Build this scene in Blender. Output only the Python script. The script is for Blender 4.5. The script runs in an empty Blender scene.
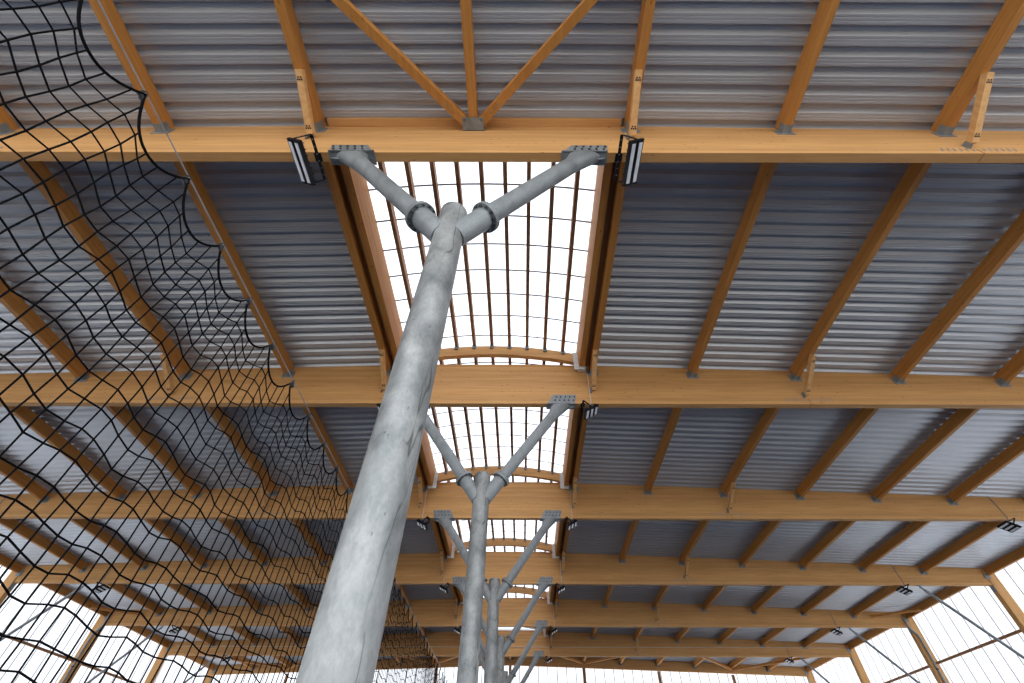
import bpy, bmesh, math, random
from mathutils import Vector, Matrix
random.seed(7)
sc = bpy.context.scene
col = sc.collection

# ------------------------------------------------------------------ dimensions
ZC = 1.6                      # camera height over the floor
CAMX = 0.793                  # camera's offset from the hall's centre line
S = 5.602                     # beam spacing
Y0 = 2.258                    # near face of the first beam
BW = 0.141                    # beam thickness
HB = 6.5 + ZC                 # underside of the beams
YK = [Y0 + k * S for k in range(7)]
YN = Y0 - S                   # gable behind the camera
YE = YK[6]                    # far gable
XP = 19.6                     # inner face of the wall posts
XW = 20.05                    # wall skin
PX = [2.5, 4.93, 7.40, 9.85, 12.30, 14.72, 17.15, 19.72]   # purlin lines
F, PITCH, YAW, ROLL = 440.696, math.radians(47.69), math.radians(0.07), math.radians(0.18)
CX, CY = 522.494, 340.874

def zr(x):                    # roof line = top of the beams = underside of the deck
    return min(7.80 - 0.034 * abs(x), 7.755) + ZC

# ------------------------------------------------------------------ camera
cp, sp = math.cos(PITCH), math.sin(PITCH)
fw, rt, up = Vector((0, cp, sp)), Vector((1, 0, 0)), Vector((0, -sp, cp))
Rz = Matrix.Rotation(YAW, 3, 'Z')
fw, rt, up = Rz @ fw, Rz @ rt, Rz @ up
rt, up = math.cos(ROLL) * rt + math.sin(ROLL) * up, -math.sin(ROLL) * rt + math.cos(ROLL) * up
cam = bpy.data.cameras.new('camera')
cam.sensor_width = 36
cam.sensor_fit = 'HORIZONTAL'
cam.lens = F / 1024 * 36
cam.shift_x = -(CX - 512) / 1024
cam.shift_y = (CY - 341.5) / 1024
cam.clip_end = 400
camo = bpy.data.objects.new('camera', cam)
col.objects.link(camo)
camo.matrix_world = Matrix(((rt.x, up.x, -fw.x, CAMX), (rt.y, up.y, -fw.y, 0), (rt.z, up.z, -fw.z, ZC), (0, 0, 0, 1)))
sc.camera = camo

def in_frame(p, q, n=24, m=6):
    for i in range(n + 1):
        v = Vector(p).lerp(Vector(q), i / n) - Vector((CAMX, 0, ZC))
        d = v.dot(fw)
        if d > 0.05:
            x, y = CX + F * v.dot(rt) / d, CY - F * v.dot(up) / d
            if -m < x < 1024 + m and -m < y < 683 + m:
                return True
    return False

# ------------------------------------------------------------------ mesh helpers
class MB:
    def __init__(s):
        s.v, s.f, s.m = [], [], []
    def add(s, vs, fs, mi=0):
        n = len(s.v)
        s.v += [tuple(p) for p in vs]
        s.f += [tuple(i + n for i in f) for f in fs]
        s.m += [mi] * len(fs)
        return s
    def box(s, x0, x1, y0, y1, z0, z1, mi=0):
        return s.add([(x0, y0, z0), (x1, y0, z0), (x1, y1, z0), (x0, y1, z0), (x0, y0, z1), (x1, y0, z1), (x1, y1, z1), (x0, y1, z1)],
                     [(0, 3, 2, 1), (4, 5, 6, 7), (0, 1, 5, 4), (1, 2, 6, 5), (2, 3, 7, 6), (3, 0, 4, 7)], mi)
    def prism(s, poly, a, b, axis='y', mi=0):
        n = len(poly)
        def P(u, v, t):
            return (u, t, v) if axis == 'y' else ((t, u, v) if axis == 'x' else (u, v, t))
        vs = [P(u, v, a) for u, v in poly] + [P(u, v, b) for u, v in poly]
        return s.add(vs, [tuple(range(n))[::-1], tuple(range(n, 2 * n))] + [(i, (i + 1) % n, n + (i + 1) % n, n + i) for i in range(n)], mi)
    def bar(s, p, q, w, h, upv=(0, 0, 1), mi=0):
        p, q = Vector(p), Vector(q)
        d = (q - p).normalized()
        u = Vector(upv)
        side = d.cross(u).normalized()
        u = side.cross(d).normalized()
        vs = []
        for c in (p, q):
            for a, b in ((-1, -1), (1, -1), (1, 1), (-1, 1)):
                vs.append(c + side * (a * w / 2) + u * (b * h / 2))
        return s.add(vs, [(0, 1, 2, 3), (7, 6, 5, 4), (0, 4, 5, 1), (1, 5, 6, 2), (2, 6, 7, 3), (3, 7, 4, 0)], mi)
    def tube(s, p, q, r, n=16, r2=None, caps=True, mi=0):
        p, q = Vector(p), Vector(q)
        r2 = r if r2 is None else r2
        d = (q - p).normalized()
        a = Vector((0, 0, 1)) if abs(d.z) < 0.9 else Vector((1, 0, 0))
        u = d.cross(a).normalized()
        w = d.cross(u)
        vs = []
        for c, rr in ((p, r), (q, r2)):
            for i in range(n):
                t = 2 * math.pi * i / n
                vs.append(c + (u * math.cos(t) + w * math.sin(t)) * rr)
        fs = [(i, (i + 1) % n, n + (i + 1) % n, n + i) for i in range(n)]
        if caps:
            fs += [tuple(range(n))[::-1], tuple(range(n, 2 * n))]
        return s.add(vs, fs, mi)
    def path(s, pts, r, n=6, closed=False, mi=0):
        pts = [Vector(p) for p in pts]
        N = len(pts)
        vs = []
        for i, p in enumerate(pts):
            a = pts[(i - 1) % N] if (i > 0 or closed) else p
            b = pts[(i + 1) % N] if (i < N - 1 or closed) else p
            d = (b - a).normalized()
            ax = Vector((1, 0, 0)) if abs(d.x) < 0.8 else Vector((0, 0, 1))
            u = d.cross(ax).normalized()
            w = d.cross(u)
            for k in range(n):
                t = 2 * math.pi * k / n
                vs.append(p + (u * math.cos(t) + w * math.sin(t)) * r)
        fs = []
        for i in range(N if closed else N - 1):
            j = (i + 1) % N
            for k in range(n):
                l = (k + 1) % n
                fs.append((i * n + k, i * n + l, j * n + l, j * n + k))
        return s.add(vs, fs, mi)
    def build(s, name, mats, parent=None, smooth=False, bevel=0, loc=None):
        me = bpy.data.meshes.new(name)
        me.from_pydata(s.v, [], s.f)
        mats = mats if isinstance(mats, (list, tuple)) else [mats]
        for m in mats:
            me.materials.append(m)
        me.polygons.foreach_set('material_index', s.m)
        bm = bmesh.new(); bm.from_mesh(me)
        bmesh.ops.recalc_face_normals(bm, faces=bm.faces)
        bm.to_mesh(me); bm.free()
        if smooth:
            me.polygons.foreach_set('use_smooth', [True] * len(me.polygons))
            try:
                me.set_sharp_from_angle(angle=math.radians(40))
            except Exception:
                pass
        o = bpy.data.objects.new(name, me)
        col.objects.link(o)
        if loc is not None:
            o.location = loc
        if parent is not None:
            o.parent = parent
        if bevel:
            b = o.modifiers.new('bevel', 'BEVEL'); b.width = bevel; b.segments = 2; b.limit_method = 'ANGLE'
        return o

def empty(name, loc, label, cat, group=None):
    o = bpy.data.objects.new(name, None)
    o.empty_display_size = 0.2
    col.objects.link(o)
    o.location = loc
    return tag(o, label, cat, group)

def tag(o, label, cat, group=None):
    o['label'] = label; o['category'] = cat
    if group: o['group'] = group
    return o

def struct(o):
    o['kind'] = 'structure'
    return o

def copy_tree(o, parent=None):
    c = o.copy(); col.objects.link(c)
    if parent is not None: c.parent = parent
    for ch in list(o.children): copy_tree(ch, c)
    return c

# ------------------------------------------------------------------ materials
def new_mat(name):
    m = bpy.data.materials.new(name); m.use_nodes = True
    nt = m.node_tree
    for n in list(nt.nodes): nt.nodes.remove(n)
    out = nt.nodes.new('ShaderNodeOutputMaterial')
    return m, nt, out
def N(nt, t, **kw):
    n = nt.nodes.new(t)
    for k, v in kw.items(): setattr(n, k, v)
    return n
def pbsdf(nt, out, rough=0.6, metal=0.0, spec=0.4):
    b = N(nt, 'ShaderNodeBsdfPrincipled')
    b.inputs['Roughness'].default_value = rough
    b.inputs['Metallic'].default_value = metal
    b.inputs['Specular IOR Level'].default_value = spec
    nt.links.new(b.outputs[0], out.inputs[0])
    return b
def ramp(nt, fac, stops):
    r = N(nt, 'ShaderNodeValToRGB')
    e = r.color_ramp.elements
    e[0].position, e[0].color = stops[0][0], (*stops[0][1], 1)
    e[1].position, e[1].color = stops[-1][0], (*stops[-1][1], 1)
    for p, c in stops[1:-1]:
        q = e.new(p); q.color = (*c, 1)
    nt.links.new(fac, r.inputs[0])
    return r.outputs[0]
def mixc(nt, a, b, fac=None, f=0.5, mode='MIX'):
    m = N(nt, 'ShaderNodeMix', data_type='RGBA', blend_type=mode)
    m.inputs[0].default_value = f
    if fac is not None: nt.links.new(fac, m.inputs[0])
    for s_, v in ((6, a), (7, b)):
        if isinstance(v, tuple): m.inputs[s_].default_value = (*v, 1)
        else: nt.links.new(v, m.inputs[s_])
    return m.outputs[2]
def coords(nt, scale):
    tc = N(nt, 'ShaderNodeTexCoord')
    mp = N(nt, 'ShaderNodeMapping')
    mp.inputs['Scale'].default_value = scale
    nt.links.new(tc.outputs['Object'], mp.inputs[0])
    return mp.outputs[0]
def noise(nt, vec, scale, detail=4, rough=0.5, dist=0.0):
    n = N(nt, 'ShaderNodeTexNoise')
    n.inputs['Scale'].default_value = scale; n.inputs['Detail'].default_value = detail
    n.inputs['Roughness'].default_value = rough; n.inputs['Distortion'].default_value = dist
    nt.links.new(vec, n.inputs['Vector'])
    return n.outputs['Fac']

def wood(name, axis, light, dark, lam=True, knots=True):
    m, nt, out = new_mat(name)
    st = {'x': (0.35, 6, 9), 'y': (6, 0.35, 9), 'z': (7, 7, 0.4)}[axis]
    v = coords(nt, st)
    g = noise(nt, v, 2.2, 6, 0.62, 0.4)
    c = ramp(nt, g, [(0.3, dark), (0.72, light)])
    if lam:      # glued boards: each lamella with its own tone, thin glue line between
        tc = N(nt, 'ShaderNodeTexCoord'); sx = N(nt, 'ShaderNodeSeparateXYZ')
        nt.links.new(tc.outputs['Object'], sx.inputs[0])
        d = N(nt, 'ShaderNodeMath', operation='DIVIDE'); d.inputs[1].default_value = 0.09
        nt.links.new(sx.outputs['Z'], d.inputs[0])
        fl = N(nt, 'ShaderNodeMath', operation='FLOOR'); nt.links.new(d.outputs[0], fl.inputs[0])
        wn = N(nt, 'ShaderNodeTexWhiteNoise', noise_dimensions='1D'); nt.links.new(fl.outputs[0], wn.inputs['W'])
        tone = ramp(nt, wn.outputs['Value'], [(0, (0.86, 0.84, 0.82)), (1, (1.06, 1.06, 1.05))])
        c = mixc(nt, c, tone, f=1.0, mode='MULTIPLY')
        fr = N(nt, 'ShaderNodeMath', operation='FRACT'); nt.links.new(d.outputs[0], fr.inputs[0])
        gl = ramp(nt, fr.outputs[0], [(0.0, (0.78, 0.74, 0.7)), (0.06, (1, 1, 1))])
        c = mixc(nt, c, gl, f=0.55, mode='MULTIPLY')
    if knots:
        kv = coords(nt, {'x': (1.6, 4, 4.5), 'y': (4, 1.6, 4.5), 'z': (4, 4, 1.6)}[axis])
        vo = N(nt, 'ShaderNodeTexVoronoi'); vo.inputs['Scale'].default_value = 2.1
        nt.links.new(kv, vo.inputs['Vector'])
        k = ramp(nt, vo.outputs['Distance'], [(0.055, (0.38, 0.24, 0.13)), (0.115, (1, 1, 1))])
        c = mixc(nt, c, k, f=0.7, mode='MULTIPLY')
    b = pbsdf(nt, out, 0.62, 0, 0.25)
    nt.links.new(c, b.inputs['Base Color'])
    return m

WL, WD = (0.70, 0.40, 0.165), (0.55, 0.285, 0.10)
M = {}
M['wood_x'] = wood('glulam along beam', 'x', WL, WD)
M['wood_y'] = wood('glulam along purlin', 'y', (0.56, 0.255, 0.065), (0.40, 0.165, 0.035), lam=False)
M['wood_z'] = wood('post timber', 'z', WL, WD, lam=False)
M['wood_sky'] = wood('skylight rafter timber', 'y', (0.40, 0.21, 0.10), (0.30, 0.145, 0.065), lam=False, knots=False)
M['wood_pale'] = wood('pale spruce', 'z', (0.74, 0.44, 0.19), (0.58, 0.31, 0.12), lam=False)

def galv(name, lo, hi, drips=False, metal=0.35, rough=0.5):
    m, nt, out = new_mat(name)
    v = coords(nt, (1, 1, 0.55))
    a = noise(nt, v, 5, 6, 0.62, 0.3)
    c = ramp(nt, a, [(0.32, lo), (0.68, hi)])
    f = noise(nt, v, 55, 3, 0.6)
    c = mixc(nt, c, ramp(nt, f, [(0.3, (0.86, 0.87, 0.88)), (0.7, (1.06, 1.06, 1.06))]), f=1.0, mode='MULTIPLY')
    sp_ = noise(nt, v, 17, 2, 0.5)
    c = mixc(nt, c, ramp(nt, sp_, [(0.235, (0.45, 0.45, 0.45)), (0.27, (1, 1, 1))]), f=0.8, mode='MULTIPLY')
    if drips:   # long zinc runs down the shaft
        dv = coords(nt, (1, 1, 0.16))
        d = noise(nt, dv, 3.1, 3, 0.55, 0.25)
        line = ramp(nt, d, [(0.482, (1, 1, 1)), (0.492, (0.30, 0.31, 0.29)), (0.502, (1, 1, 1))])
        msk = noise(nt, coords(nt, (1.5, 1.5, 0.3)), 1.1, 1)
        mk = ramp(nt, msk, [(0.42, (0, 0, 0)), (0.48, (1, 1, 1))])
        bw_ = N(nt, 'ShaderNodeRGBToBW'); nt.links.new(mk, bw_.inputs[0])
        c = mixc(nt, c, mixc(nt, c, line, f=1.0, mode='MULTIPLY'), fac=bw_.outputs[0])
    b = pbsdf(nt, out, rough, metal, 0.5)
    nt.links.new(c, b.inputs['Base Color'])
    rr = ramp(nt, a, [(0.3, (rough - .1,) * 3), (0.7, (rough + .12,) * 3)])
    nt.links.new(rr, b.inputs['Roughness'])
    return m
M['galv'] = galv('galvanised steel shaft', (0.16, 0.17, 0.17), (0.40, 0.405, 0.395), drips=True)
M['galv2'] = galv('galvanised steel fittings', (0.19, 0.205, 0.21), (0.31, 0.33, 0.335))
M['galv_dark'] = galv('galvanised pipe', (0.22, 0.24, 0.26), (0.34, 0.36, 0.38))

def plain(name, c, rough=0.5, metal=0.0, spec=0.4, var=0.12, scale=8):
    m, nt, out = new_mat(name)
    v = coords(nt, (1, 1, 1))
    n = noise(nt, v, scale, 3)
    cc = ramp(nt, n, [(0.3, tuple(x * (1 - var) for x in c)), (0.7, tuple(min(1, x * (1 + var)) for x in c))])
    b = pbsdf(nt, out, rough, metal, spec)
    nt.links.new(cc, b.inputs['Base Color'])
    return m
M['deck'] = plain('coated steel deck', (0.47, 0.49, 0.53), 0.33, 0.40, 0.5, 0.01, 3)
M['black'] = plain('black rope', (0.006, 0.006, 0.007), 0.9, 0, 0.05)
M['lamp_black'] = plain('black painted aluminium', (0.010, 0.010, 0.012), 0.7, 0, 0.15)
M['lens'] = plain('pale diffuser', (0.62, 0.64, 0.70), 0.25)
M['bracket'] = plain('pale coated plate', (0.62, 0.64, 0.63), 0.5)
M['bolt'] = plain('dark bolt', (0.07, 0.075, 0.08), 0.45, 0.6)
M['screw'] = plain('zinc screw head', (0.34, 0.36, 0.38), 0.5, 0.3)
M['nail'] = plain('dark nail marks', (0.05, 0.03, 0.02), 0.7)
M['cable'] = plain('steel cable', (0.33, 0.34, 0.35), 0.45, 0.5)
M['conduit'] = plain('light grey conduit', (0.60, 0.60, 0.58), 0.5)
M['floor'] = plain('sports floor', (0.02, 0.035, 0.07), 0.7, 0, 0.3, 0.06, 1)
M['ground'] = plain('pale gravel', (0.48, 0.44, 0.39), 0.9, 0, 0.2, 0.1, 2)
M['seam'] = plain('grey glazing seam', (0.10, 0.10, 0.11), 0.6)
M['seam2'] = plain('pale skylight seam', (0.40, 0.41, 0.45), 0.6)

def glazing(name, c, tr=0.9):
    m, nt, out = new_mat(name)
    v = coords(nt, (1, 1, 1))
    n = noise(nt, v, 1.3, 2)
    cc = ramp(nt, n, [(0.3, tuple(x * 0.97 for x in c)), (0.7, c)])
    t = N(nt, 'ShaderNodeBsdfTranslucent'); d = N(nt, 'ShaderNodeBsdfDiffuse')
    nt.links.new(cc, t.inputs[0]); nt.links.new(cc, d.inputs[0])
    mx = N(nt, 'ShaderNodeMixShader'); mx.inputs[0].default_value = tr
    nt.links.new(d.outputs[0], mx.inputs[1]); nt.links.new(t.outputs[0], mx.inputs[2])
    nt.links.new(mx.outputs[0], out.inputs[0])
    return m
M['poly'] = glazing('opal corrugated sheet', (0.62, 0.633, 0.66))
M['polyroof'] = glazing('opal skylight sheet', (0.58, 0.593, 0.625))

ORD = ['first', 'second', 'third', 'fourth', 'fifth', 'sixth', 'seventh', 'eighth']

# ------------------------------------------------------------------ floor, ground, walls
struct(MB().box(-XW, XW, YN - .1, YE + .3, -0.12, 0.0).build('floor', M['floor']))
struct(MB().box(-90, 90, -70, 110, -0.3, -0.125).build('ground', M['ground']))

def roofline_pts(z_off=0.0):
    return [(-XW, zr(XW) + z_off), (-1.5, zr(1.5) + z_off), (1.5, zr(1.5) + z_off), (XW, zr(XW) + z_off)]

# side walls: corrugated opal sheet, one lap seam every 0.62 m
def side_wall(sgn, name):
    mb = MB()
    y0, y1 = YN, YE + 0.25
    n = int(round((y1 - y0) / 0.333))
    st = (y1 - y0) / n
    for i in range(n):
        a = y0 + i * st
        x = sgn * XW
        z1 = zr(XW) + 0.06
        prof = [(0, 0), (0.36 * st, 0), (0.5 * st, 0.035 * sgn), (0.86 * st, 0.035 * sgn), (st, 0)]
        for (ya, xa), (yb, xb) in zip(prof, prof[1:]):
            mb.add([(x + xa, a + ya, 0.9), (x + xb, a + yb, 0.9), (x + xb, a + yb, z1), (x + xa, a + ya, z1)], [(0, 1, 2, 3)], 0)
        if i % 2 == 0:
            mb.box(x - sgn * 0.03 - .006, x - sgn * 0.03 + .006, a - 0.015, a + 0.015, 0.9, z1, 1)
    mb.box(sgn * XW - 0.1, sgn * XW + 0.1, y0, y1, 0.0, 0.9, 2)
    return struct(mb.build(name, [M['poly'], M['seam'], M['bracket']]))
side_wall(-1, 'wall_left'); side_wall(1, 'wall_right')
def gable(y, name, zoff=-0.0, seam_dir=-1):
    mb = MB()
    n = 64
    st = 2 * XW / n
    for i in range(n):
        x = -XW + i * st
        z1 = lambda q: zr(q) + 0.05
        prof = [(0, 0), (0.4 * st, 0), (0.5 * st, 0.035), (0.9 * st, 0.035), (st, 0)]
        for (xa, ya), (xb, yb) in zip(prof, prof[1:]):
            mb.add([(x + xa, y + ya, 0.9), (x + xb, y + yb, 0.9), (x + xb, y + yb, z1(x + xb)), (x + xa, y + ya, z1(x + xa))], [(0, 1, 2, 3)], 0)
        mb.box(x - 0.02, x + 0.02, y + seam_dir * 0.03 - .006, y + seam_dir * 0.03 + .006, 0.9, z1(x), 1)
    mb.box(-XW, XW, y - 0.1, y + 0.1, 0, 0.9, 2)
    return struct(mb.build(name, [M['poly'], M['seam'], M['bracket']]))
gable(YE + 0.25, 'wall_back')

# ------------------------------------------------------------------ trapezoidal steel deck
PER = 0.2533
DECK_T = 0.07
def deck(x0, x1, y0, y1):
    mb = MB()
    prof = [(0.0, 0.0), (0.030, 0.0), (0.036, 0.006), (0.042, 0.0), (0.072, 0.0), (0.078, 0.006), (0.084, 0.0), (0.118, 0.0),
            (0.142, DECK_T), (0.200, DECK_T)]
    ys = []
    k0 = math.floor(y0 / PER)
    y = k0 * PER
    pts = []
    while y < y1 + PER:
        for a, b in prof:
            pts.append((y + a, b))
        y += PER
    pts = [p for p in pts if y0 <= p[0] <= y1]
    pts = [(y0, 0.0)] + pts + [(y1, 0.0)]
    xs = sorted(set([x0, x1] + [v for v in (-1.324, 0, 1.324) if x0 < v < x1]))
    n = len(pts)
    vs = []
    for x in xs:
        for a, b in pts: vs.append((x, a, zr(x) + 0.002 + b))
    fs = []
    for i in range(len(xs) - 1):
        for j in range(n - 1):
            fs.append((i * n + j, i * n + j + 1, (i + 1) * n + j + 1, (i + 1) * n + j))
    mb.add(vs, fs)
    return mb
RX = XW + 0.15
# the roof: each sheet field between the gables
struct(deck(2.60, RX, Y0 + .07, YK[5] + .07).build('ceiling', M['deck']))
struct(deck(-RX, -2.60, Y0 + .07, YK[5] + .07).build('ceiling', M['deck']))
struct(deck(-RX, RX, YN - .15, Y0 + .07).build('ceiling', M['deck']))
struct(deck(-RX, RX, YK[5] + .07, YE + .4).build('ceiling', M['deck']))

# ------------------------------------------------------------------ main beams
def gen_screws(mb, xc, y, z, n=6, dx=0.1):
    for i in range(n):
        for r in (0, 1):
            for s_ in (-1, 1):
                x = xc + s_ * (0.08 + i * dx * .9)
                mb.tube((x + r * .03, y, z + r * .07), (x + r * .03, y - .008, z + r * .07), .017, 8)
for k in range(6):
    y = YK[k]
    poly = [(-XP, HB), (XP, HB), (XP, zr(XP)), (1.33, zr(1.33)), (-1.33, zr(1.33)), (-XP, zr(XP))]
    root = empty('glulam_beam', (0, y, 0), '%s wide glued timber beam %s, spanning the whole hall' %
                 (['topmost', 'second', 'third', 'fourth', 'fifth', 'sixth'][k], 'in the photo, nearest the camera' if k == 0 else 'counted down from the top of the photo'), 'beam', 'main roof beams')
    MB().prism([(a, b) for a, b in poly], 0, BW).build('timber', M['wood_x'], root, bevel=0.006)
    for s_ in (-1, 1):
        sc_ = MB(); gen_screws(sc_, s_ * 7.41, 0.0, HB + 0.10)
        sc_.build('screw_row', M['screw'], root)['label'] = 'grey screw heads at the beam joint'
    # dark joint line in the beam's underside and face at the splice
    jl = MB()
    for s_ in (-1, 1):
        jl.box(s_ * 7.41 - .003, s_ * 7.41 + .003, -0.002, BW + .002, HB - .002, HB + .16)
    jl.build('splice_joint', M['nail'], root)

# far gable beam follows the roof slope; near one stands behind the camera
for yy, lab in ((YE, 'sloping timber gable beam on top of the far end wall posts'),):
    poly = [(-XP, zr(XP) - .50), (0, zr(0) - .56), (XP, zr(XP) - .50), (XP, zr(XP)), (1.33, zr(0)), (-1.33, zr(0)), (-XP, zr(XP))]
    tag(MB().prism(poly, 0, BW).build('gable_beam', M['wood_x'], bevel=.005, loc=(0, yy, 0)), lab, 'beam')

# ------------------------------------------------------------------ purlins
side_word = {-1: 'left', 1: 'right', 0: ''}
def between(b):
    if b == -1: return 'above the topmost beam'
    if b == 5: return 'between sixth beam and far wall'
    return 'between %s and %s beams' % (ORD[b], ORD[b + 1])
PW, PD = 0.13, 0.28
def hanger_mesh(w, d):
    mb = MB()
    t = 0.006
    mb.box(-w / 2 - t, w / 2 + t, -0.13, 0.0, -d - t, -d)             # seat
    mb.box(-w / 2 - t, -w / 2, -0.13, 0.0, -d, -d + .15)
    mb.box(w / 2, w / 2 + t, -0.13, 0.0, -d, -d + .15)
    mb.box(-w / 2 - .08, w / 2 + .08, -t - .002, -.002, -d - .06, -d + .15)  # wings on the beam
    for s_ in (-1, 1):
        for z in (0.0, 0.05, 0.10):
            mb.tube((s_ * (w / 2 + .04), -t - .002, -d + z), (s_ * (w / 2 + .04), -t - .008, -d + z), .008, 6)
    return mb
for b in range(-1, 6):
    ya = (YN if b == -1 else YK[b] + BW)
    yb = YK[b + 1] if b < 5 else YE
    for i, x0 in enumerate(PX):
        for s_ in (-1, 1):
            x = s_ * x0
            zt = zr(x)
            if b == -1:
                vis = in_frame((x, ya, zt), (x, yb, zt))
            else:
                vis = in_frame((x, ya, zt - .1), (x, yb, zt - .1))
            if not vis: continue
            if i == 0 and 0 <= b <= 4:
                lab = 'timber purlin along the %s edge of the skylight, %s' % (side_word[s_], between(b))
            elif i == len(PX) - 1:
                lab = 'dark edge purlin on top of the %s wall, %s' % (side_word[s_], between(b))
            else:
                lab = 'timber purlin, %s %s of the centre line, %s' % (ORD[i], side_word[s_], between(b))
            w = 0.12 if i else 0.13
            root = empty('roof_purlin', (x, yb, 0), lab, 'purlin', 'roof purlins running between the main beams')
            # bottom cut level, top follows the roof line
            L = yb - ya
            mb = MB().prism([(-w / 2, zt - PD), (w / 2, zt - PD), (w / 2, zr(x + w / 2)), (-w / 2, zr(x - w / 2))], -L, 0)
            mb.build('timber', M['wood_y'], root, bevel=.004)
            if i < len(PX) - 1:
                hanger_mesh(w, PD).build('joist_hanger', M['galv2'], root, loc=(0, 0, zt))
# middle purlin of the two bays without a skylight
for b in (-1, 5):
    ya = YN if b == -1 else YK[5] + BW
    yb = Y0 if b == -1 else YE
    root = empty('roof_purlin', (0, yb, 0), 'timber purlin on the centre line, %s' % between(b), 'purlin', 'roof purlins running between the main beams')
    MB().box(-.065, .065, ya - yb, 0, zr(0) - PD, zr(0)).build('timber', M['wood_y'], root, bevel=.004)
    nb = MB()
    nb.box(-.17, .17, -.20, -.004, zr(0) - PD - .02, zr(0) - PD - .005)
    nb.box(-.17, .17, -.012, -.002, zr(0) - PD - .02, zr(0) - PD + .14)
    for s_ in (-1, 1):
        nb.box(s_ * .09 - .004, s_ * .09 + .004, -.19, -.01, zr(0) - PD - .005, zr(0) - PD + .10)
        for q in (-.13, 0.12): nb.tube((s_ * .13, -.16, zr(0) - PD - .02), (s_ * .13, -.16, zr(0) - PD - .035), .012, 8)
    nb.build('node_plate', M['galv2'], root)

# ------------------------------------------------------------------ wind bracing (flat diagonals under the deck)
def brace(p, q, label, w=0.13, h=0.16, bolts=True):
    p, q = Vector(p), Vector(q)
    root = empty('wind_brace', p, label, 'brace', 'diagonal roof braces')
    MB().bar((0, 0, 0), q - p, w, h).build('timber', M['wood_y'], root, bevel=.004)
    d = (q - p).normalized()
    if bolts:
        mb = MB()
        for t in (0.22, 0.30, 0.38):
            c = d * t
            mb.tube(c + Vector((0, 0, -h / 2 - .007)), c + Vector((0, 0, -h / 2)), .014, 8)
        mb.build('bolt', M['galv2'], root)
    return root
zb = zr(0) - 0.21
brace((-.13, Y0 - .12, zb), (-4.86, Y0 - 4.75, zr(4.9) - .21), 'diagonal timber brace rising left from the node above the topmost beam')
brace((.13, Y0 - .12, zb), (4.86, Y0 - 4.75, zr(4.9) - .21), 'diagonal timber brace rising right from the node above the topmost beam')
zz = [(0, 5), (4.9, 6), (9.8, 5), (14.72, 6), (19.3, 5)]
for s_ in (-1, 1):
    for i in range(4):
        (xa, ka), (xb, kb) = zz[i], zz[i + 1]
        pa = Vector((s_ * xa, YK[5] + BW + .08 if ka == 5 else YE - .08, zr(xa) - PD - .06))
        pb = Vector((s_ * xb, YK[5] + BW + .08 if kb == 5 else YE - .08, zr(xb) - PD - .06))
        d = (pb - pa).normalized() * .1
        brace(pa + d, pb - d, '%s diagonal brace %s of centre in the bay before the far wall' % (ORD[i], side_word[s_]), .11, .12, bolts=False)
    # short corner brace beside the fifth beam's end
    brace((s_ * 17.9, YK[4] - .10, zr(17.9) - .26), (s_ * 19.58, YK[4] - 1.35, zr(19.4) - .26),
          'short corner brace at the fifth beam beside the %s wall' % side_word[s_], .10, .10, bolts=False)

# ------------------------------------------------------------------ fly braces: short struts from beam face up to the purlin
def nails(mb, x, y, z, d):
    pass
for k in range(6):
    y = YK[k]
    for i in (0, 2):
        for s_ in (-1, 1):
            xo = s_ * (2.46 if i == 0 else 7.40)
            zu = zr(xo) - PD
            p = Vector((xo, y - .045, HB + ((0.62 if k == 0 else .40) if i == 0 else .27)))
            q = Vector((xo, y - .86, zu - .05))
            if not in_frame(p, q): continue
            lab = 'short timber strut on the %s beam under the %s purlin %s of centre' % (ORD[k], ORD[i], side_word[s_])
            root = empty('fly_brace', (xo, y, 0), lab, 'brace', 'short struts from beam to purlin')
            o = Vector((xo, y, 0))
            p -= o; q -= o
            MB().bar(p, q, .10, .11, (0, 1, .3)).build('timber', M['wood_pale'], root, bevel=.004)
            # nail groups on the underside face at both ends, small steel shoe at the foot
            d = (q - p).normalized(); side = Vector((1, 0, 0)); nrm = side.cross(d).normalized()
            if nrm.z > 0: nrm = -nrm
            for base in (p + d * .10, q - d * .12):
                mb = MB()
                for a, c in ((-.02, .018), (.02, .018), (-.03, -.012), (0, -.012), (.03, -.012)):
                    r = base + side * a + d * c + nrm * .055
                    mb.tube(r, r + nrm * .003, .0135, 8)
                mb.build('nail_group', M['nail'], root)
            MB().box(-.07, -.052, -.06, -.002, p.z - .08, p.z + .06).box(-.09, -.052, -.010, -.002, p.z - .08, p.z + .06).build('foot_bracket', M['galv2'], root)

# timber ledger on the topmost beam that closes the skylight's end
tag(MB().box(-2.38, 2.38, -.12, -.001, zr(0) - .10, zr(0) - .003).build('timber_ledger', M['wood_x'], loc=(0, Y0, 0), bevel=.004),
    'narrow timber ledger on top of the topmost beam at the skylight end', 'ledger')

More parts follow.
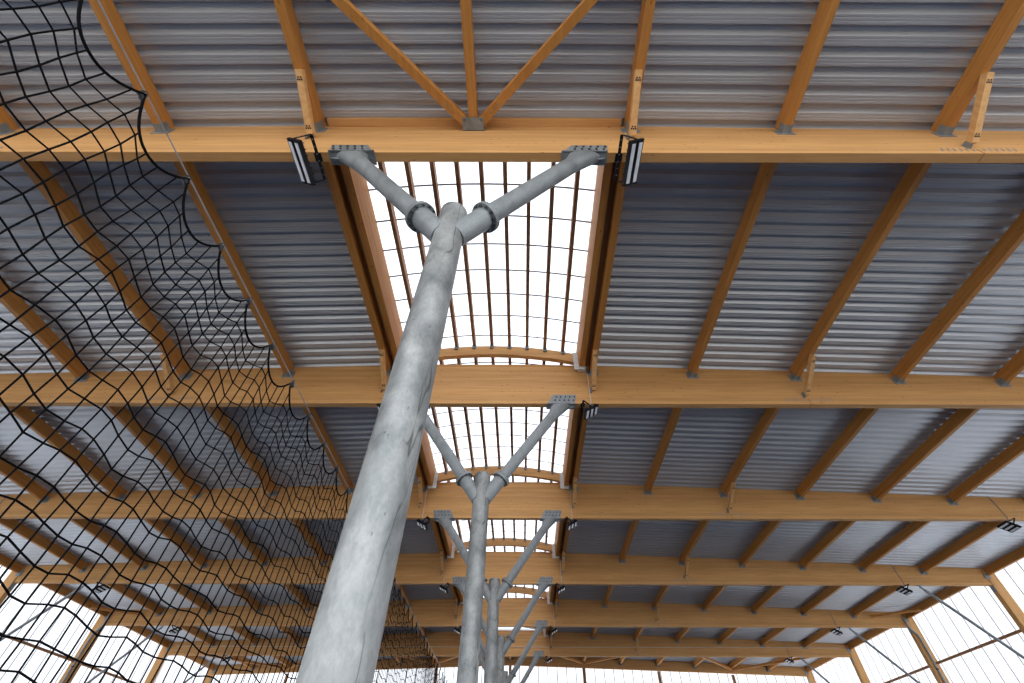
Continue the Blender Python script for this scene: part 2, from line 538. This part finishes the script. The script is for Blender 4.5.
# ------------------------------------------------------------------ skylights
NR = 9
HWS = 2.16          # half width to the kerb
ZS0, RISE = 8.16 + ZC, 0.30
def zarc(x, off=0.0):
    # circular arc through (±HWS, ZS0) with the given rise
    R = (HWS ** 2 + RISE ** 2) / (2 * RISE)
    return ZS0 + RISE - R + math.sqrt(R * R - x * x) + off
for b in range(5):
    ya, yb = YK[b], YK[b + 1]
    L = yb - ya
    root = empty('barrel_skylight', (0, ya, 0), 'curved skylight with opal sheets %s' % between(b), 'skylight', 'barrel skylights along the ridge')
    # kerbs: tall timber boards either side
    for s_ in (-1, 1):
        x1 = s_ * (HWS + .14)
        a_, c_ = min(s_ * HWS, x1), max(s_ * HWS, x1)
        kb = MB()
        kb.box(a_, c_, BW + .0, L - .002, 7.50 + ZC, ZS0 + .02)
        kb.box(a_, c_, .002, BW + .001, zr(0) + .001, ZS0 + .02)
        kb.build('kerb', M['wood_y'], root, bevel=.004)
        # packing between kerb and deck edge
        g0, g1 = sorted((s_ * (HWS + .14), s_ * 2.62))
        MB().box(g0, g1, 0, L, zr(2.5) + .001, ZS0 - .03).build('kerb_packing', M['wood_sky'], root)
        # pale bracket plate at the far end of the kerb
        if True:
            bp = MB()
            xa, xb = sorted((s_ * (HWS - .012), s_ * (HWS - .002)))
            bp.box(xa, xb, L - .20, L - .01, 7.50 + ZC, 7.90 + ZC)
            xa, xb = sorted((s_ * 2.04, s_ * (HWS - .013)))
            bp.box(xa, xb, L - .185, L - .165, 7.42 + ZC, 8.0 + ZC)
            xa, xb = sorted((s_ * (HWS - .01), s_ * (HWS + .15)))
            bp.box(xa, xb, L - .185, L - .165, 7.42 + ZC, 7.495 + ZC)
            xa, xb = sorted((s_ * (HWS - .01), s_ * (HWS + .16)))
            bp.box(xa, xb, L - .20, L - .045, 7.47 + ZC, 7.495 + ZC)
            bp.build('bracket_plate', M['bracket'], root)
    # arched timber at the far end and at the near end
    for yy0 in ((L - .16, L - .04),):
        xs = [-HWS + .002 + (2 * HWS - .004) * i / 24 for i in range(25)]
        top = [(x, zarc(x) - .20) for x in xs]
        bot = [(x, zarc(x) - .50) for x in xs][::-1]
        mb = MB()
        n = len(xs)
        # build as strip of hexahedra to stay convex per face
        for i in range(n - 1):
            (xa, za), (xb, zb_) = top[i], top[i + 1]
            (xc, zc_), (xd, zd) = bot[n - 1 - i], bot[n - 2 - i]
            f0, f1 = yy0
            vs = [(xa, f0, za), (xb, f0, zb_), (xd, f0, zd), (xc, f0, zc_), (xa, f1, za), (xb, f1, zb_), (xd, f1, zd), (xc, f1, zc_)]
            fs = [(0, 1, 2, 3), (4, 7, 6, 5), (0, 4, 5, 1), (3, 2, 6, 7)]
            if i == 0: fs.append((0, 3, 7, 4))
            if i == n - 2: fs.append((1, 5, 6, 2))
            mb.add(vs, fs)
        mb.build('arched_timber', M['wood_x'], root)
    # rafters along the barrel
    for i in range(NR):
        x = (i - 4) * 0.45
        rb = MB().box(x - .038, x + .038, 0.0, L, zarc(x) - .21, zarc(x) - .03)
        r_ = rb.build('rafter', M['wood_sky'], root, bevel=.003)
        cl = MB().box(x - .048, x + .048, L - .20, L - .162, zarc(x) - .30, zarc(x) - .19)
        cl.build('rafter_clip', M['galv2'], r_)
    # opal sheet with transverse lap seams
    mb = MB()
    n = 28
    xs = [-(HWS + .13) + 2 * (HWS + .13) * i / n for i in range(n + 1)]
    def zs(x): return zarc(max(-HWS, min(HWS, x)))
    gy0, gy1 = (0.0, L) 
    for i in range(n):
        a_, c_ = xs[i], xs[i + 1]
        mb.add([(a_, gy0, zs(a_)), (c_, gy0, zs(c_)), (c_, gy1, zs(c_)), (a_, gy1, zs(a_))], [(0, 1, 2, 3)], 0)
    yy = 0.62
    while yy < L - .05:
        for i in range(n):
            a_, c_ = xs[i], xs[i + 1]
            mb.bar((a_, yy, zs(a_) - .008), (c_, yy, zs(c_) - .008), .032, .012, (0, 0, 1), 1)
        yy += 0.66
    mb.build('opal_sheet', [M['polyroof'], M['seam2']], root)
    if b in (0, 4):      # end closures of the run of skylights
        yy = 0.02 if b == 0 else L + .02
        mb = MB()
        for i in range(n):
            a_, c_ = xs[i], xs[i + 1]
            mb.add([(a_, yy, zr(0)), (c_, yy, zr(0)), (c_, yy, zs(c_)), (a_, yy, zs(a_))], [(0, 1, 2, 3)])
        mb.build('end_panel', M['polyroof'], root)

# ------------------------------------------------------------------ branching steel columns
def make_column():
    root = bpy.data.objects.new('branching_column', None)
    root.empty_display_size = .3
    col.objects.link(root)
    R = .155
    ZT = 4.72 + ZC
    sh = MB().tube((0, 0, 0.012), (0, 0, ZT - .008), R, 64).tube((0, 0, ZT - .008), (0, 0, ZT), R, 64, r2=R - .008)
    sh.build('shaft', M['galv'], root, smooth=True)
    MB().box(-.28, .28, -.28, .28, 0.0, .02).build('base_plate', M['galv2'], root, bevel=.003)
    for s_ in (-1, 1):
        A = Vector((s_ * .02, 0, 4.14 + ZC)); B = Vector((s_ * 1.63, 0, 6.44 + ZC))
        d = (B - A).normalized()
        fl = A + d * ((0.37 - .02) / abs(d.x))
        arm = MB().tube(A + d * .08, fl - d * .02, .128, 40)
        a_ = arm.build('branch_stub', M['galv2'], root, smooth=True)
        f = MB().tube(fl - d * .030, fl - d * .004, .178, 40).tube(fl + d * .000, fl + d * .026, .178, 40)
        fo = f.build('flange', M['galv2'], a_, smooth=True)
        u = d.cross(Vector((0, 1, 0))).normalized(); w = d.cross(u)
        bl = MB()
        for i in range(12):
            t = 2 * math.pi * (i + .5) / 12
            c = fl + (u * math.cos(t) + w * math.sin(t)) * .153
            bl.tube(c - d * .052, c + d * .048, .014, 6)
        bl.build('flange_bolts', M['bolt'], a_, smooth=False)
        st = MB().tube(fl + d * .02, B - d * .22, .114, 40)
        s2 = st.build('strut', M['galv2'], root, smooth=True)
        # flattened head under the beam, wedge from round tube to plate
        mb = MB()
        P = B - d * .27
        ring = []
        for i in range(32):
            t = 2 * math.pi * i / 32
            ring.append(P + (u * math.cos(t) + w * math.sin(t)) * .1145)
        tgt = []
        for r in ring:
            # target on the underside of the plate: stretched along the beam
            rel = r - P
            along = rel.dot(Vector((s_, 0, 0)))
            tgt.append(Vector((s_ * 1.66 + s_ * max(-.22, min(.24, along * 2.6)), max(-.10, min(.10, rel.y * 1.0)), HB - .022)))
        mb.add(ring + tgt, [(i, (i + 1) % 32, 32 + (i + 1) % 32, 32 + i) for i in range(32)])
        mb.build('head_wedge', M['galv2'], s2, smooth=True)
        x0, x1 = sorted((s_ * 1.34, s_ * 2.00))
        hp = MB().box(x0, x1, -.105, .105, HB - .022, HB - .002)
        # side plates up the beam faces, slanted on the inner side
        poly = [(s_ * 1.36, HB - .022), (s_ * 1.98, HB - .022), (s_ * 2.04, HB + .26), (s_ * 1.50, HB + .26)]
        for y0, y1 in ((-.084, -.0725), (.0725, .084)):
            hp.prism(poly if s_ > 0 else poly[::-1], y0, y1)
        # gusset fin under the plate
        hp.prism([(s_ * 1.38, HB - .022), (s_ * 1.99, HB - .022), (s_ * 1.90, HB - .08), (s_ * 1.60, HB - .12)], -.006, .006)
        h_ = hp.build('head_plate', M['galv2'], root)
        bb = MB()
        for r in range(2):
            for i in range(5):
                x = s_ * (1.54 + .105 * i + (0.03 if r else 0))
                bb.tube((x, -.084, HB + .09 + r * .10), (x, -.100, HB + .09 + r * .10), .018, 8)
        bb.build('head_bolts', M['bolt'], h_)
    return root
colp = make_column()
clabel = ['large grey steel column nearest the camera, forking under the topmost beam',
          'grey forked steel column second in the row, under the second beam',
          'grey forked steel column third in the row, under the third beam',
          'grey forked steel column fourth in the row, under the fourth beam',
          'grey forked steel column fifth in the row, under the fifth beam',
          'grey forked steel column farthest along the row, under the sixth beam']
for k in range(6):
    o = colp if k == 0 else copy_tree(colp)
    o.location = (0, YK[k] + BW / 2, 0)
    tag(o, clabel[k], 'column', 'forked columns in a row under the skylight')

# ------------------------------------------------------------------ floodlights
def make_lamp(nb, length, pitch, sgn):
    root = bpy.data.objects.new('floodlight', None); root.empty_display_size = .15
    col.objects.link(root)
    tilt = math.radians(28) * sgn
    Rt_ = Matrix.Rotation(-tilt, 3, 'Y')
    off = Vector((sgn * .17, 0, -.20))
    def T(v): return Rt_ @ Vector(v) + off
    hw = nb * pitch / 2
    body, lens = MB(), MB()
    for i in range(nb):
        x = (i - (nb - 1) / 2) * pitch
        a, c = x - pitch * .40, x + pitch * .40
        vs = [T(p) for p in ((a, -length / 2, -.03), (c, -length / 2, -.03), (c, length / 2, -.03), (a, length / 2, -.03),
                             (a + .01, -length / 2 + .01, .045), (c - .01, -length / 2 + .01, .045), (c - .01, length / 2 - .01, .045), (a + .01, length / 2 - .01, .045))]
        body.add(vs, [(0, 3, 2, 1), (4, 5, 6, 7), (0, 1, 5, 4), (1, 2, 6, 5), (2, 3, 7, 6), (3, 0, 4, 7)])
        a, c = x - pitch * .24, x + pitch * .24
        l2 = length / 2 - .025
        vs = [T(p) for p in ((a, -l2, -.036), (c, -l2, -.036), (c, l2, -.036), (a, l2, -.036), (a, -l2, -.03), (c, -l2, -.03), (c, l2, -.03), (a, l2, -.03))]
        lens.add(vs, [(0, 3, 2, 1), (4, 5, 6, 7), (0, 1, 5, 4), (1, 2, 6, 5), (2, 3, 7, 6), (3, 0, 4, 7)])
        for j in range(7):   # cooling fins on the back
            yy = -length / 2 + length * (j + .5) / 7
            q0, q1 = T((x - pitch * .3, yy, .045)), T((x + pitch * .3, yy, .045))
            n_ = Rt_ @ Vector((0, 0, .012))
            body.bar(q0 + n_, q1 + n_, .006, .028, Rt_ @ Vector((0, 0, 1)))
    # end rails tying modules together
    for e in (-1, 1):
        body.bar(T((-hw, e * (length / 2 + .006), 0)), T((hw, e * (length / 2 + .006), 0)), .012, .05, Rt_ @ Vector((0, 0, 1)))
    body.build('housing', M['lamp_black'], root)
    lens.build('diffuser', M['lens'], root)
    yk = MB()
    y2 = length / 2 + .02
    yk.box(-sgn * .0 - .022, .022, -y2, y2, -.018, -.010)
    yk.box(-.05, .05, -.06, .06, -.010, .0)
    for e in (-1, 1):
        yk.bar((0, e * y2, -.014), T((0, e * y2, 0)), .035, .006, (0, 1, 0))
    ho = MB()
    for i in range(6):
        yy = -y2 + (i + .7) * 2 * y2 / 6.4
        ho.tube((0, yy, -.0182), (0, yy, -.0195), .009, 8)
    yo = yk.build('yoke', M['lamp_black'], root)
    ho.build('hole_caps', M['screw'], yo)
    return root
def conduit(root, pts):
    MB().path(pts, .009, 6).build('conduit', M['conduit'], root, smooth=True)
lp = {}
for k in range(6):
    for s_ in (-1, 1):
        key = ('in', k == 0, s_)
        if key not in lp:
            base = make_lamp(2, .60, .12, s_) if k == 0 else make_lamp(3, .31, .115, s_)
            lp[key] = base; o = base
        else:
            o = copy_tree(lp[key])
        o.location = (s_ * 2.17, YK[k] + BW / 2 - (0.0 if k == 0 else .03), HB)
        tag(o, ('black two-bar floodlight under the topmost beam, %s of the nearest column' if k == 0 else
                'black three-bar floodlight under the ' + ORD[k] + ' beam, just %s of the skylight') % side_word[s_], 'lamp', 'floodlights beside the skylight')
        if k > 0:
            c = MB().path([(s_ * 2.365, YK[k] - .012, 7.42 + ZC), (s_ * 2.36, YK[k] - .012, HB + .4), (s_ * 2.36, YK[k] - .012, HB + .02), (s_ * 2.30, YK[k] + .02, HB - .05)], .009, 6)
            tag(c.build('conduit', M['conduit'], smooth=True), 'thin pale conduit down the %s beam to its floodlight %s of the skylight' % (ORD[k], side_word[s_]), 'conduit', 'lamp conduits')
for k in range(2, 6):
    for s_ in (-1, 1):
        key = ('out', s_)
        if key not in lp:
            base = make_lamp(3, .36, .13, -s_); lp[key] = base; o = base
        else: o = copy_tree(lp[key])
        o.location = (s_ * 16.15, YK[k] + BW / 2, HB)
        tag(o, 'black floodlight under the %s beam near the %s wall' % (ORD[k], side_word[s_]), 'lamp', 'floodlights near the side walls')
        c = MB().path([(s_ * 16.02, YK[k] - .012, zr(15.6) - .02), (s_ * 16.08, YK[k] - .012, HB + .08), (s_ * 16.05, YK[k] - .012, HB - .03)], .012, 6)
        tag(c.build('conduit', M['galv_dark'], smooth=True), 'dark conduit slanting down the %s beam to its floodlight near the %s wall' % (ORD[k], side_word[s_]), 'conduit', 'lamp conduits')
        sb = MB()
        for dx, dz in ((.25, .12), (.35, .22), (.45, .12), (.30, .3), (.5, .26)):
            sb.tube((s_ * (16.2 + dx), YK[k], HB + dz), (s_ * (16.2 + dx), YK[k] - .008, HB + dz), .02, 8)
        par = [q for q in bpy.data.objects if q.name.startswith('glulam_beam') and abs(q.location.y - YK[k]) < .01][0]
        q = sb.build('screw_row', M['screw']); q.location = (0, -YK[k], 0); q.parent = par
# conduit run along the sixth beam
tag(MB().tube((-19.2, YK[5] - .014, 6.93 + ZC), (19.2, YK[5] - .014, 6.93 + ZC), .013, 8).build('conduit', M['conduit'], smooth=True),
    'long pale conduit run straight across the sixth beam', 'conduit')

# ------------------------------------------------------------------ wall posts, girts, knee tubes, downpipes
KZ = 3.45
for k in range(1, 7):
    for s_ in (-1, 1):
        y = YK[k]
        if not (in_frame((s_ * XP, y, 2), (s_ * XP, y, 8.2), m=30)): continue
        nm = ORD[k] + ' beam' if k < 6 else 'far wall corner'
        root = empty('wall_post', (s_ * XP, y, 0), 'tall timber post of the %s wall at the %s' % (side_word[s_], nm), 'post', 'timber posts of the side walls')
        a, c = sorted((0, s_ * .40))
        MB().box(a, c, -.03, .19, 0.0, zr(XP + .4) - .03).build('timber', M['wood_z'], root, bevel=.005)
        bp = MB()
        a, c = sorted((-s_ * .10, s_ * .12))
        bp.box(a, c, -.040, -.031, HB + .22, HB + .44)
        bp.build('end_bracket', M['galv2'], root)
        a, c = sorted((-s_ * .012, -s_ * .002))
        MB().box(a, c, -.02, .16, HB - .24, HB - .01).build('bearing_plate', M['galv_dark'], root)
        if k < 6:
            kt = empty('knee_brace_tube', (s_ * XP, y + BW / 2, 0), 'grey steel tube from the %s beam down to the %s wall post' % (ORD[k], side_word[s_]), 'brace', 'steel knee tubes at the side walls')
            P, Q = Vector((s_ * 16.75 - s_ * XP, 0, HB - .10)), Vector((-s_ * .10, 0, KZ + ZC))
            d = (Q - P).normalized()
            MB().tube(P + d * .12, Q - d * .1, .055, 20).build('tube', M['galv_dark'], kt, smooth=True)
            e = MB()
            for c0, c1 in ((P - d * .1, P + d * .16), (Q - d * .16, Q + d * .04)):
                e.bar(c0, c1, .012, .09, (0, 0, 1))
            e.bar(P + Vector((-.12, 0, .094)), P + Vector((.12, 0, .094)), .12, .012, (0, 0, 1))
            e.build('end_plates', M['galv2'], kt)
for b in range(0, 6):
    for s_ in (-1, 1):
        ya = YK[b] + .19; yb = YK[b + 1] - .03
        zg = 5.06 + ZC
        if not in_frame((s_ * XP, ya, zg), (s_ * XP, yb, zg)): continue
        where = between(b)
        tag(MB().box(-.04, .04, 0, yb - ya, -.045, .045).build('wall_girt', M['wood_sky'], loc=(s_ * (XP + .32), ya, zg), bevel=.004),
            'horizontal timber rail on the %s wall, %s' % (side_word[s_], where), 'rail', 'wall rails')
for s_ in (-1, 1):
    y = YK[4] - .10
    x = XP
    pts = [(x - .12, y, zr(x) - .32), (x - .12, y, zr(x) - .55), (x - .06, y, zr(x) - .78),
           (x + .10, y, zr(x) - .95), (x + .14, y, zr(x) - 1.12), (x + .14, y, zr(x) - 3), (x + .14, y, .02)]
    # smooth the corners
    P = [Vector((s_ * p[0], p[1], p[2])) for p in pts]
    for _ in range(2):
        Q = [P[0]]
        for a, c in zip(P, P[1:]):
            Q += [a.lerp(c, .25), a.lerp(c, .75)]
        Q.append(P[-1]); P = Q
    root = empty('downpipe', (s_ * (x + .14), y, 0), 'dark rainwater pipe running down the %s wall post at the fifth beam' % side_word[s_], 'pipe', 'downpipes')
    o = Vector((s_ * (x + .14), y, 0))
    MB().path([p - o for p in P], .045, 16).build('pipe', M['galv_dark'], root, smooth=True)
    cl = MB()
    for z in (2.4, 4.4, 6.4):
        cl.tube((0, 0, z), (0, 0, z + .05), .052, 16)
    cl.build('clip', M['bolt'], root, smooth=True)
# gable posts and rail
for xg in (-14.72, -9.85, -4.9, 0, 4.9, 9.85, 14.72):
    w = 'centre' if xg == 0 else '%s %s of centre' % (ORD[int(round(abs(xg) / 4.9)) - 1], 'right' if xg > 0 else 'left')
    tag(MB().box(-.09, .09, 0, .10, 0, zr(xg) - .58).build('gable_post', M['wood_sky'], loc=(xg, YE + .03, 0), bevel=.004),
        'slim timber post in the far end wall, %s' % w, 'post', 'posts of the far end wall')

# ------------------------------------------------------------------ sports net on its cable
XN, ZN = -3.43, 5.5 + ZC
RP = 0.9506
R0 = 1.275
ya_n, yb_n = R0 - 4 * RP, YE - .25
nring = int((yb_n - ya_n) / RP)
yb_n = ya_n + nring * RP
def edge_z(y):
    u = ((y - R0) / RP) % 1.0
    i = math.floor((y - R0) / RP)
    dep = 0.46 - 0.022 * min(4, max(0, i + 1)) + 0.02 * math.sin(i * 2.3)
    return 5.455 + ZC - dep * (1 - abs(2 * u - 1) ** 2.2)
def row_z(j, y):
    base = 4.91 - 0.24 * j
    sh = 0.18 + 0.09 * (4.8 - base)
    amp = 0.026 + 0.095 * math.exp(-(j) / 5.0)
    i = (y - R0) / RP
    q_ = round((y - R0) / RP * 5)
    ph = 2 * math.pi * (i - sh / RP)
    wv = math.cos(ph)
    return base + ZC + amp * wv + 0.014 * math.sin(13.7 * j + 4.1 * q_ + 5 * math.sin(7.3 * q_ + j)) * min(1, j / 3)
DY = RP / 5
ncol = nring * 5
def knot_y(i, j):
    y = ya_n + i * DY + DY * .5
    return y + 0.012 * math.sin(2.1 * i + 1.3 * j)
xoff = lambda y, z: XN + 0.03 * math.sin(y * .9) + .02 * math.sin(z * 1.3 + y * .3)
NROW = 27
netroot = empty('sports_net', (XN, ya_n, 0), 'black square-mesh sports net hanging from rings on the left cable', 'net')
o0 = Vector((XN, ya_n, 0))
mb = MB(); kn = MB()
rr = .0088
for i in range(ncol):          # downward strands
    pts = []
    yk0 = knot_y(i, 0)
    zt = edge_z(yk0)
    pts.append(Vector((xoff(yk0, zt), yk0, zt)))
    for j in range(0, NROW):
        y = knot_y(i, j); z = row_z(j, y)
        if z < zt - .06: pts.append(Vector((xoff(y, z), y, z)))
    mb.path([p - o0 for p in pts], rr, 5)
for j in range(0, NROW):       # lengthwise strands, sagging between knots
    run = []
    for i in range(ncol * 1):
        for sub in range(3):
            ta = knot_y(i, j)
            tb = knot_y(i + 1, j) if i < ncol - 1 else ta
            y = ta + (tb - ta) * sub / 3
            za, zb2 = row_z(j, ta), row_z(j, tb)
            z = za + (zb2 - za) * sub / 3
            ok = z < edge_z(y) - .015
            if ok: run.append(Vector((xoff(y, z), y, z)) - o0)
            if (not ok or (i == ncol - 1 and sub == 2)) :
                if len(run) > 1: mb.path(run, rr, 5)
                run = []
for i in range(ncol):          # knots
    for j in range(0, NROW):
        y = knot_y(i, j); z = row_z(j, y)
        if z < edge_z(y) - .03 and in_frame((XN, y, z), (XN, y, z), 1, 4):
            c = Vector((xoff(y, z), y, z)) - o0
            r = .017
            kn.add([c + Vector(v) * r for v in ((1, 0, 0), (-1, 0, 0), (0, 1, 0), (0, -1, 0), (0, 0, 1), (0, 0, -1))],
                   [(0, 2, 4), (2, 1, 4), (1, 3, 4), (3, 0, 4), (2, 0, 5), (1, 2, 5), (3, 1, 5), (0, 3, 5)])
mb.build('netting', M['black'], netroot, smooth=True)
kn.build('knots', M['black'], netroot, smooth=True)
er = []
n = nring * 16
for i in range(n + 1):
    y = ya_n + (yb_n - ya_n) * i / n
    z = edge_z(y)
    er.append(Vector((xoff(y, z), y, z)) - o0)
MB().path(er, .0155, 7).build('edge_rope', M['black'], netroot, smooth=True)
rg = MB()
pts = [Vector((0.0, .028 * math.cos(t), -.045 + .058 * math.sin(t))) for t in [2 * math.pi * q / 14 for q in range(14)]]
rg.path(pts, .012, 6, closed=True)
rg.tube((0, -.045, -.08), (0, .045, -.10), .03, 8)
r0 = None
for i in range(nring + 1):
    if r0 is None:
        r0 = rg.build('ring', M['bolt'], netroot, smooth=True); o = r0
    else:
        o = r0.copy(); col.objects.link(o)
    y = ya_n + i * RP
    o.location = (0, y - ya_n, ZN)
tag(MB().tube((XN, YN + .1, ZN), (XN, YE - .01, ZN), .0085, 8).build('steel_cable', M['cable'], smooth=True),
    'thin grey steel cable carrying the black net along the hall', 'cable')

# ------------------------------------------------------------------ daylight
w = bpy.data.worlds.new('overcast sky'); sc.world = w; w.use_nodes = True
nt = w.node_tree
for n_ in list(nt.nodes): nt.nodes.remove(n_)
bg = nt.nodes.new('ShaderNodeBackground'); wo = nt.nodes.new('ShaderNodeOutputWorld')
tc = nt.nodes.new('ShaderNodeTexCoord'); sx = nt.nodes.new('ShaderNodeSeparateXYZ')
cr = nt.nodes.new('ShaderNodeValToRGB')
nt.links.new(tc.outputs['Generated'], sx.inputs[0]); nt.links.new(sx.outputs['Z'], cr.inputs[0])
cr.color_ramp.elements[0].position = 0.0; cr.color_ramp.elements[0].color = (0.90, 0.94, 1.0, 1)
cr.color_ramp.elements[1].position = 0.9; cr.color_ramp.elements[1].color = (0.90, 0.95, 1.0, 1)
nt.links.new(cr.outputs[0], bg.inputs[0]); bg.inputs[1].default_value = 3.8
nt.links.new(bg.outputs[0], wo.inputs[0])

sc.view_settings.view_transform = 'Standard'
sc.view_settings.look = 'None'
sc.view_settings.gamma = 1
sc.view_settings.use_curve_mapping = False
sc.view_settings.exposure = 0.0
sc.cycles.use_denoising = True
sc.cycles.max_bounces = 10
sc.cycles.diffuse_bounces = 7
sc.cycles.transmission_bounces = 7
sc.cycles.sample_clamp_indirect = 8
